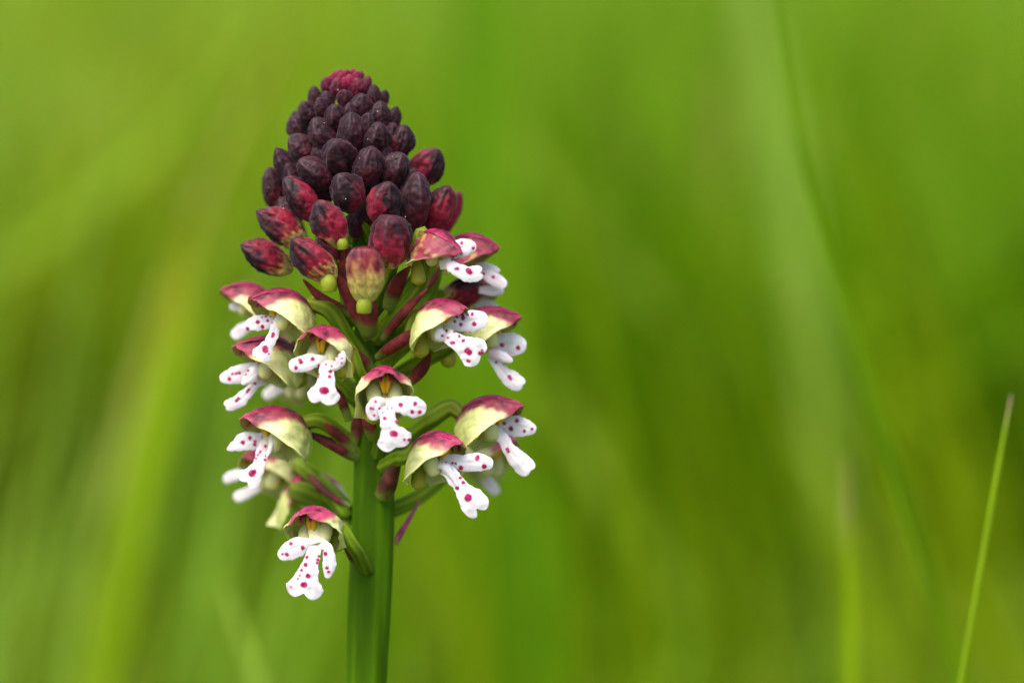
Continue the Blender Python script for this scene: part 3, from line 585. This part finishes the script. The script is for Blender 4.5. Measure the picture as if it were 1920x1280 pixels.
flower(918, 615, 50, 76, sc=.98, cr=5,
  lobes=[([(1180, 380, 50, -5), (1250, 360, 75, 0), (1330, 365, 92, 0), (1400, 372, 92, 0), (1478, 385, 70, -5)], dict(bend=.2)),
         ([(1180, 430, 40, 20), (1260, 450, 42, 28), (1320, 478, 36, 30), (1370, 500, 20, 28)], dict(bend=.5, pink=.3)),
         ([(1190, 440, 40, 5), (1240, 520, 38, 12), (1300, 590, 56, 14), (1360, 640, 68, 14), (1450, 700, 62, 10)], dict(bend=.2, notch=8, notch_v=.3))],
  spots=[(1284,372,16),(1412,392,15),(1218,355,7),(1240,510,8),(1305,522,8),(1342,622,12),(1352,638,11)],
  ovary=[(715, 720, 14, 0), (800, 672, 16, 20), (850, 640, 14, 35)], spur=(841, 676, 13, 20))
flower(516, 806, 75, -62, sc=1.08, cr=6,
  lobes=[([(560, 430, 70, -8), (460, 425, 64, -5), (370, 428, 82, -5), (280, 440, 84, -5), (190, 480, 50, -8), (122, 512, 12, -8)], dict(bend=.2)),
         ([(535, 375, 14, 40), (545, 430, 22, 46), (530, 510, 22, 46), (490, 585, 8, 44)], dict(bend=1.2, cap=False)),
         ([(560, 440, 80, 10), (460, 520, 64, 20), (440, 600, 54, 28), (410, 675, 66, 32), (300, 815, 112, 34)], dict(notch=28, bend=.2, notch_v=.1))],
  spots=[(332,403,15),(268,445,17),(378,438,13),(374,462,13),(450,397,10),(480,475,10),(436,523,9),(428,535,8),(413,555,9),(400,585,9),(487,560,9),(478,595,11),(365,718,29),(380,708,22)],
  ovary=[(672, 860, 15, 10), (635, 815, 15, 30), (595, 788, 14, 50)])
flower(818, 852, 135, 48, pk0=.7, sc=1.06, cr=7,
  lobes=[([(720, 545, 36, 18), (790, 555, 42, 24), (880, 575, 56, 26), (980, 572, 66, 24), (1097, 585, 46, 18)], dict(bend=.25)),
         ([(705, 600, 22, 40), (745, 600, 34, 46), (800, 655, 26, 48), (850, 740, 10, 46)], dict(bend=.8, cap=False)),
         ([(690, 610, 45, 20), (760, 620, 46, 34), (820, 680, 50, 42), (880, 755, 58, 46), (940, 830, 92, 48), (1020, 925, 98, 44)], dict(notch=52, bend=.2, notch_v=-.25))],
  spots=[(983,546,13),(990,536,13),(1033,600,14),(870,610,14),(810,576,7),(832,580,7),(866,680,10),(887,712,11),(845,753,12),(922,818,24),(735,540,6),(765,572,4)],
  ovary=[(715, 880, 14, 40), (745, 860, 15, 80), (770, 850, 13, 110)], spur=(785, 905, 13, 120))
flower(918, 786, 70, 70, pitch=2, sc=1.08, cr=7,
  lobes=[([(1090, 300, 50, -5), (1170, 300, 58, 0), (1250, 305, 76, 0), (1330, 318, 66, 0), (1415, 335, 40, -5)], dict(bend=.2)),
         ([(1040, 350, 55, 20), (1120, 355, 50, 26), (1180, 400, 44, 30), (1220, 470, 48, 32), (1280, 540, 66, 32), (1375, 635, 72, 28)], dict(bend=.4, notch=10, notch_v=.3))],
  spots=[(1233,325,15),(1277,268,13),(1185,287,11),(1330,342,10),(1385,328,9),(1208,468,10),(1216,486,8)],
  ovary=[(712, 870, 13, 10), (765, 820, 15, 20), (810, 785, 17, 30), (850, 765, 15, 40)])
flower(592, 990, 140, -20, pk0=.85, pitch=8, sc=1.0, cr=8, roll=3,
  lobes=[([(370, 420, 38, 40), (320, 410, 42, 46), (262, 425, 60, 48), (205, 455, 56, 46), (148, 488, 38, 40)], dict(bend=.22)),
         ([(400, 390, 30, 40), (440, 420, 30, 50), (458, 480, 38, 54), (456, 560, 36, 52), (446, 615, 18, 48)], dict(bend=.3)),
         ([(385, 380, 42, 30), (365, 450, 42, 50), (345, 530, 52, 54), (322, 610, 72, 56), (298, 735, 118, 54)], dict(notch=34, bend=.2, notch_v=.0)),
         ([(360, 250, 34, 10), (365, 330, 38, 30), (380, 400, 44, 46)], dict(bend=.3, c='c', cap=False)),],
  spots=[(226,402,10),(297,428,11),(200,469,11),(172,467,6),(323,485,9),(315,530,11),(292,563,8),(280,595,6),(270,615,5),(396,480,7),(390,500,7),(385,520,7),(331,598,14),(308,652,17),(300,650,14),(437,463,11),(446,550,9),(455,573,8),(421,445,6),(228,667,4),(364,318,7)],
  ovary=[(688, 1075, 13, 30), (665, 1030, 13, 80)], spur=(632, 1020, 13, 110), hgt=78)
# half-open flower among the buds, upper right
flower(822, 466, 150, 48, pitch=-28, sc=.86, cr=3, red=.75, hgt=92,
  lobes=[([(810, 520, 60, 15), (870, 475, 66, 28), (940, 458, 72, 30), (1010, 442, 66, 28), (1075, 440, 44, 22)], dict(bend=.25, pink=.15)),
         ([(790, 580, 36, 20), (850, 575, 42, 36), (930, 620, 50, 42), (1010, 655, 62, 42), (1125, 640, 60, 36)], dict(notch=22, bend=.2, notch_v=.0))],
  spots=[(962,413,11),(1050,453,10),(880,452,9),(890,438,8),(903,475,11),(944,472,15),(899,515,8),(890,543,8),(930,550,10),(942,556,9),(915,614,9),(930,612,10),(1014,625,18),(1026,640,18),(855,470,5),(848,500,5)],
  ovary=[(700, 640, 14, 40), (750, 580, 14, 80), (790, 520, 13, 110)], spur=(784, 522, 13, 120))
flower(884, 472, 20, 72, pitch=-12, sc=.85, cr=3, red=.8, hgt=92, throat=False,
  lobes=[([(1080, 600, 30, 0), (1150, 590, 28, 5), (1210, 612, 28, 5), (1268, 635, 18, 0)], dict(bend=.3)),
         ([(1080, 650, 30, 0), (1150, 660, 38, 8), (1230, 700, 55, 8), (1318, 755, 44, 4)], dict(bend=.2, pink=.2)),
         ([(1100, 780, 30, -30), (1200, 790, 40, -25), (1300, 790, 30, -25)], dict(bend=.2)),
         ([(1100, 480, 20, -10), (1130, 470, 34, -8), (1155, 475, 22, -10)], dict(bend=.2))],
  spots=[(1140,655,9),(1215,680,12)], ovary=[(705, 640, 14, 10), (800, 560, 14, 10)])
flower(905, 548, -60, 75, sc=.8, red=.7, cr=3, throat=False, ovary=[(700, 640, 13, -20), (800, 570, 13, -40)],
  lobes=[([(1060, 900, 30, 0), (1150, 895, 40, 0), (1250, 925, 30, 0)], dict(bend=.2))])
# flowers on the far side of the spike
flower(462, 562, -70, -80, sc=.8, red=.15, cr=4, ovary=[(680, 680, 13, -20), (560, 610, 13, -50)],
  lobes=[([(300, 60, 40, 0), (220, 60, 45, 0), (128, 62, 30, 0)], dict(bend=.2)), ([(300, 200, 40, 0), (240, 240, 50, 0), (150, 310, 44, 0)], dict(bend=.2))])
flower(508, 878, -170, -50, sc=1.05, ovary=[(672, 960, 17, -20), (610, 900, 17, -80), (570, 870, 14, -120)], cr=6,
  lobes=[([(300, 720, 40, 0), (200, 740, 50, 0), (90, 790, 44, 0)], dict(bend=.2)), ([(470, 800, 40, 0), (330, 900, 50, 0), (190, 960, 52, 0)], dict(bend=.2))])
flower(585, 935, -150, 160, sc=1.25, pk0=1.0, ovary=[(690, 990, 14, -30), (640, 950, 14, -80)], hgt=80)
flower(912, 852, -165, 55, sc=1.15, pk0=1.0, cr=7, ovary=[(715, 960, 15, -30), (790, 925, 15, -60), (830, 890, 14, -100)],
  lobes=[([(1000, 640, 30, 0), (1080, 730, 45, 0), (1140, 800, 40, 0)], dict(bend=.2))])
flower(560, 715, -190, -40, sc=.9, cr=4, ovary=[(690, 740, 14, -30), (620, 700, 14, -100)],
  lobes=[([(620, 680, 40, 0), (520, 720, 50, 0), (400, 790, 48, 0)], dict(bend=.2))])
flower(760, 560, -150, 165, sc=.9, red=.4, ovary=[(700, 620, 14, -30), (730, 590, 14, -80)])
flower(545, 640, -120, -170, sc=.85, red=.6, ovary=[(690, 700, 13, -30), (620, 660, 13, -60)])

# ---- extra ovaries of the buds (green stalks) and bracts
def stalk(K, cr=0):
    k = CR[cr][2]; KK = [(*cv(cr, p[0], p[1]), p[2]/k, p[3]) for p in K]
    P, th = tube(KK, ns=18, nr=26); pr = 1+.08*np.cos(5*th); C = catmull(KK, 26)[:, None, [0, 1, 3]]; P = C+(P-C)*pr[None, :, None]
    c = mix((.085, .18, .004), (.17, .29, .012), sm(-1, 1, np.cos(5*th))[None]*np.ones((26, 1)))
    part('ovary', P.reshape(-1, 3), grid_faces(26, 18, closed=True), M_stem, c, (KK[1][0], KK[1][1], KK[1][3]))
stalk([(1040, 900, 50, 20), (960, 720, 46, 70), (860, 560, 44, 110), (780, 480, 40, 130)], 2)
stalk([(1010, 1080, 52, 20), (880, 940, 50, 50), (700, 830, 46, 60)], 2)
stalk([(1100, 1060, 40, 30), (1120, 900, 44, 90), (1130, 760, 44, 140)], 2)
stalk([(900, 700, 48, 10), (700, 590, 44, 20), (520, 520, 40, 30)], 2)
stalk([(280, 1100, 48, 20), (400, 960, 50, 60), (520, 800, 50, 90), (640, 640, 44, 110)], 3)
stalk([(250, 900, 44, 30), (380, 700, 46, 80), (430, 560, 42, 120)], 3)
stalk([(300, 620, 40, 30), (560, 440, 44, 60), (610, 260, 36, 70)], 3)
stalk([(300, 1200, 50, 20), (480, 1080, 52, 60), (620, 960, 46, 90)], 3)
stalk([(620, 1050, 40, 0), (740, 900, 44, -10), (800, 780, 44, -20)], 3)
stalk([(240, 400, 40, 20), (200, 300, 40, 60), (120, 200, 34, 70)], 3)
stalk([(820, 150, 30, 60), (960, 240, 36, 40), (1020, 420, 40, 20)], 2)
# bracts: base first, tip last
leaf([(1160, 1180, 40, 42), (1060, 960, 52, 60), (960, 760, 44, 75), (880, 640, 6, 85)], 2)
leaf([(1080, 1000, 30, 30), (940, 940, 42, 40), (760, 830, 34, 50), (640, 700, 5, 60)], 2)
leaf([(1150, 1160, 60, 40), (1150, 1050, 78, 60), (1150, 900, 70, 75), (1160, 780, 8, 90)], 2, bf=.3)
leaf([(1010, 640, 60, 40), (1000, 560, 66, 60), (960, 460, 50, 75), (930, 400, 6, 85)], 2)
leaf([(380, 950, 60, 30), (420, 800, 62, 50), (480, 690, 44, 70), (560, 600, 6, 85)], 3)
leaf([(320, 1180, 28, 40), (430, 1040, 34, 60), (560, 900, 30, 75), (690, 780, 5, 85)], 3, bf=.12)
leaf([(200, 1160, 40, 46), (205, 1060, 72, 60), (210, 940, 66, 75), (200, 820, 8, 85)], 3, bf=.3)
leaf([(20, 900, 30, 40), (30, 760, 52, 50), (20, 620, 44, 60), (20, 460, 6, 70)], 3, bf=.2)
leaf([(640, 760, 20, -20), (700, 740, 24, -20), (760, 660, 20, -20), (780, 600, 4, -20)], 3)
leaf([(1030, 560, 20, 35), (1000, 1000, 3, 40)], 2) if False else None
leaf([(270, 480, 26, 42), (350, 420, 42, 60), (460, 350, 46, 80), (570, 270, 26, 95), (600, 240, 4, 100)], 5, bf=.12)
leaf([(500, 700, 30, 20), (570, 640, 46, 30), (660, 540, 44, 45), (718, 440, 6, 60)], 5, bf=.2)
leaf([(260, 600, 40, 30), (170, 500, 50, 50), (100, 440, 40, 60), (60, 380, 6, 70)], 5)
leaf([(260, 1140, 40, 46), (240, 1060, 56, 60), (230, 940, 60, 70), (240, 840, 10, 75)], 5, bf=.25)
leaf([(60, 980, 30, 30), (20, 860, 36, 40), (-20, 760, 30, 50), (-50, 700, 5, 55)], 5)
leaf([(110, 1230, 30, 20), (0, 1110, 40, 34), (-80, 1040, 30, 44), (-130, 990, 5, 50)], 5)
leaf([(1380, 590, 50, 22), (1290, 550, 62, 30), (1120, 470, 52, 34), (980, 400, 38, 36), (850, 340, 5, 40)], 6, bf=.14, col0=(.085, .008, .010))
leaf([(1270, 1020, 20, -5), (1080, 930, 30, -25), (940, 820, 34, -55), (820, 690, 5, -80)], 6, bf=.1)
leaf([(285, 850, 60, 52), (320, 770, 66, 66), (370, 650, 50, 80), (410, 550, 28, 88), (440, 465, 4, 92)], 7, bf=.10, col0=(.075, .018, .012), bend=.8)
leaf([(400, 1170, 8, 10), (410, 1130, 20, 10), (470, 1020, 18, -10), (570, 850, 4, -30)], 7, bf=.0, col0=(.14, .02, .05))
leaf([(690, 580, 26, 40), (640, 520, 36, 50), (580, 420, 26, 60), (540, 340, 5, 70)], 8, bf=.3)
leaf([(1120, 1180, 30, 30), (1170, 950, 50, 40), (1210, 820, 5, 50)], 4, bf=.2)
leaf([(1180, 560, 30, 60), (1150, 430, 40, 66), (1130, 330, 6, 70)], 4, bf=.2)
# pollen specks caught on the buds
Vs, Fs = [], []
spk = [(632, 168), (651, 217), (712, 211), (667, 218), (706, 209), (745, 269), (500, 346), (707, 364), (652, 375), (734, 408), (558, 352), (551, 361), (804, 312), (783, 290), (790, 350), (796, 379), (609, 232), (582, 172), (690, 263), (600, 309), (676, 299), (547, 283), (735, 295), (498, 424), (535, 390), (591, 403), (582, 453), (493, 483), (760, 407), (711, 385)]
for i, (x, y) in enumerate(spk[::2]):
    Rr = np.interp(y, [130, 160, 220, 260, 320, 400, 450, 520], [18, 42, 88, 112, 142, 172, 190, 200]); cx0 = 650+(y-140)*.07
    q0 = math.sqrt(max(0, 1-min(1, abs(x-cx0)/Rr)**2))*Rr*.85+26
    rr = random.uniform(.7, 1.4)
    o6 = [(1, 0, 0), (-1, 0, 0), (0, 1, 0), (0, -1, 0), (0, 0, 1), (0, 0, -1)]; k = len(Vs)
    Vs += [(x+a*rr, y+b_*rr, q0+c_*rr) for a, b_, c_ in o6]
    Fs += [tuple(k+i_ for i_ in f) for f in ((0, 2, 4), (2, 1, 4), (1, 3, 4), (3, 0, 4), (2, 0, 5), (1, 2, 5), (3, 1, 5), (0, 3, 5))]
o = part('pollen', np.array(Vs), Fs, M_grain, np.broadcast_to((.8, .72, .5), (len(Vs), 3)), (660, 300, 100)); o['kind'] = 'stuff'
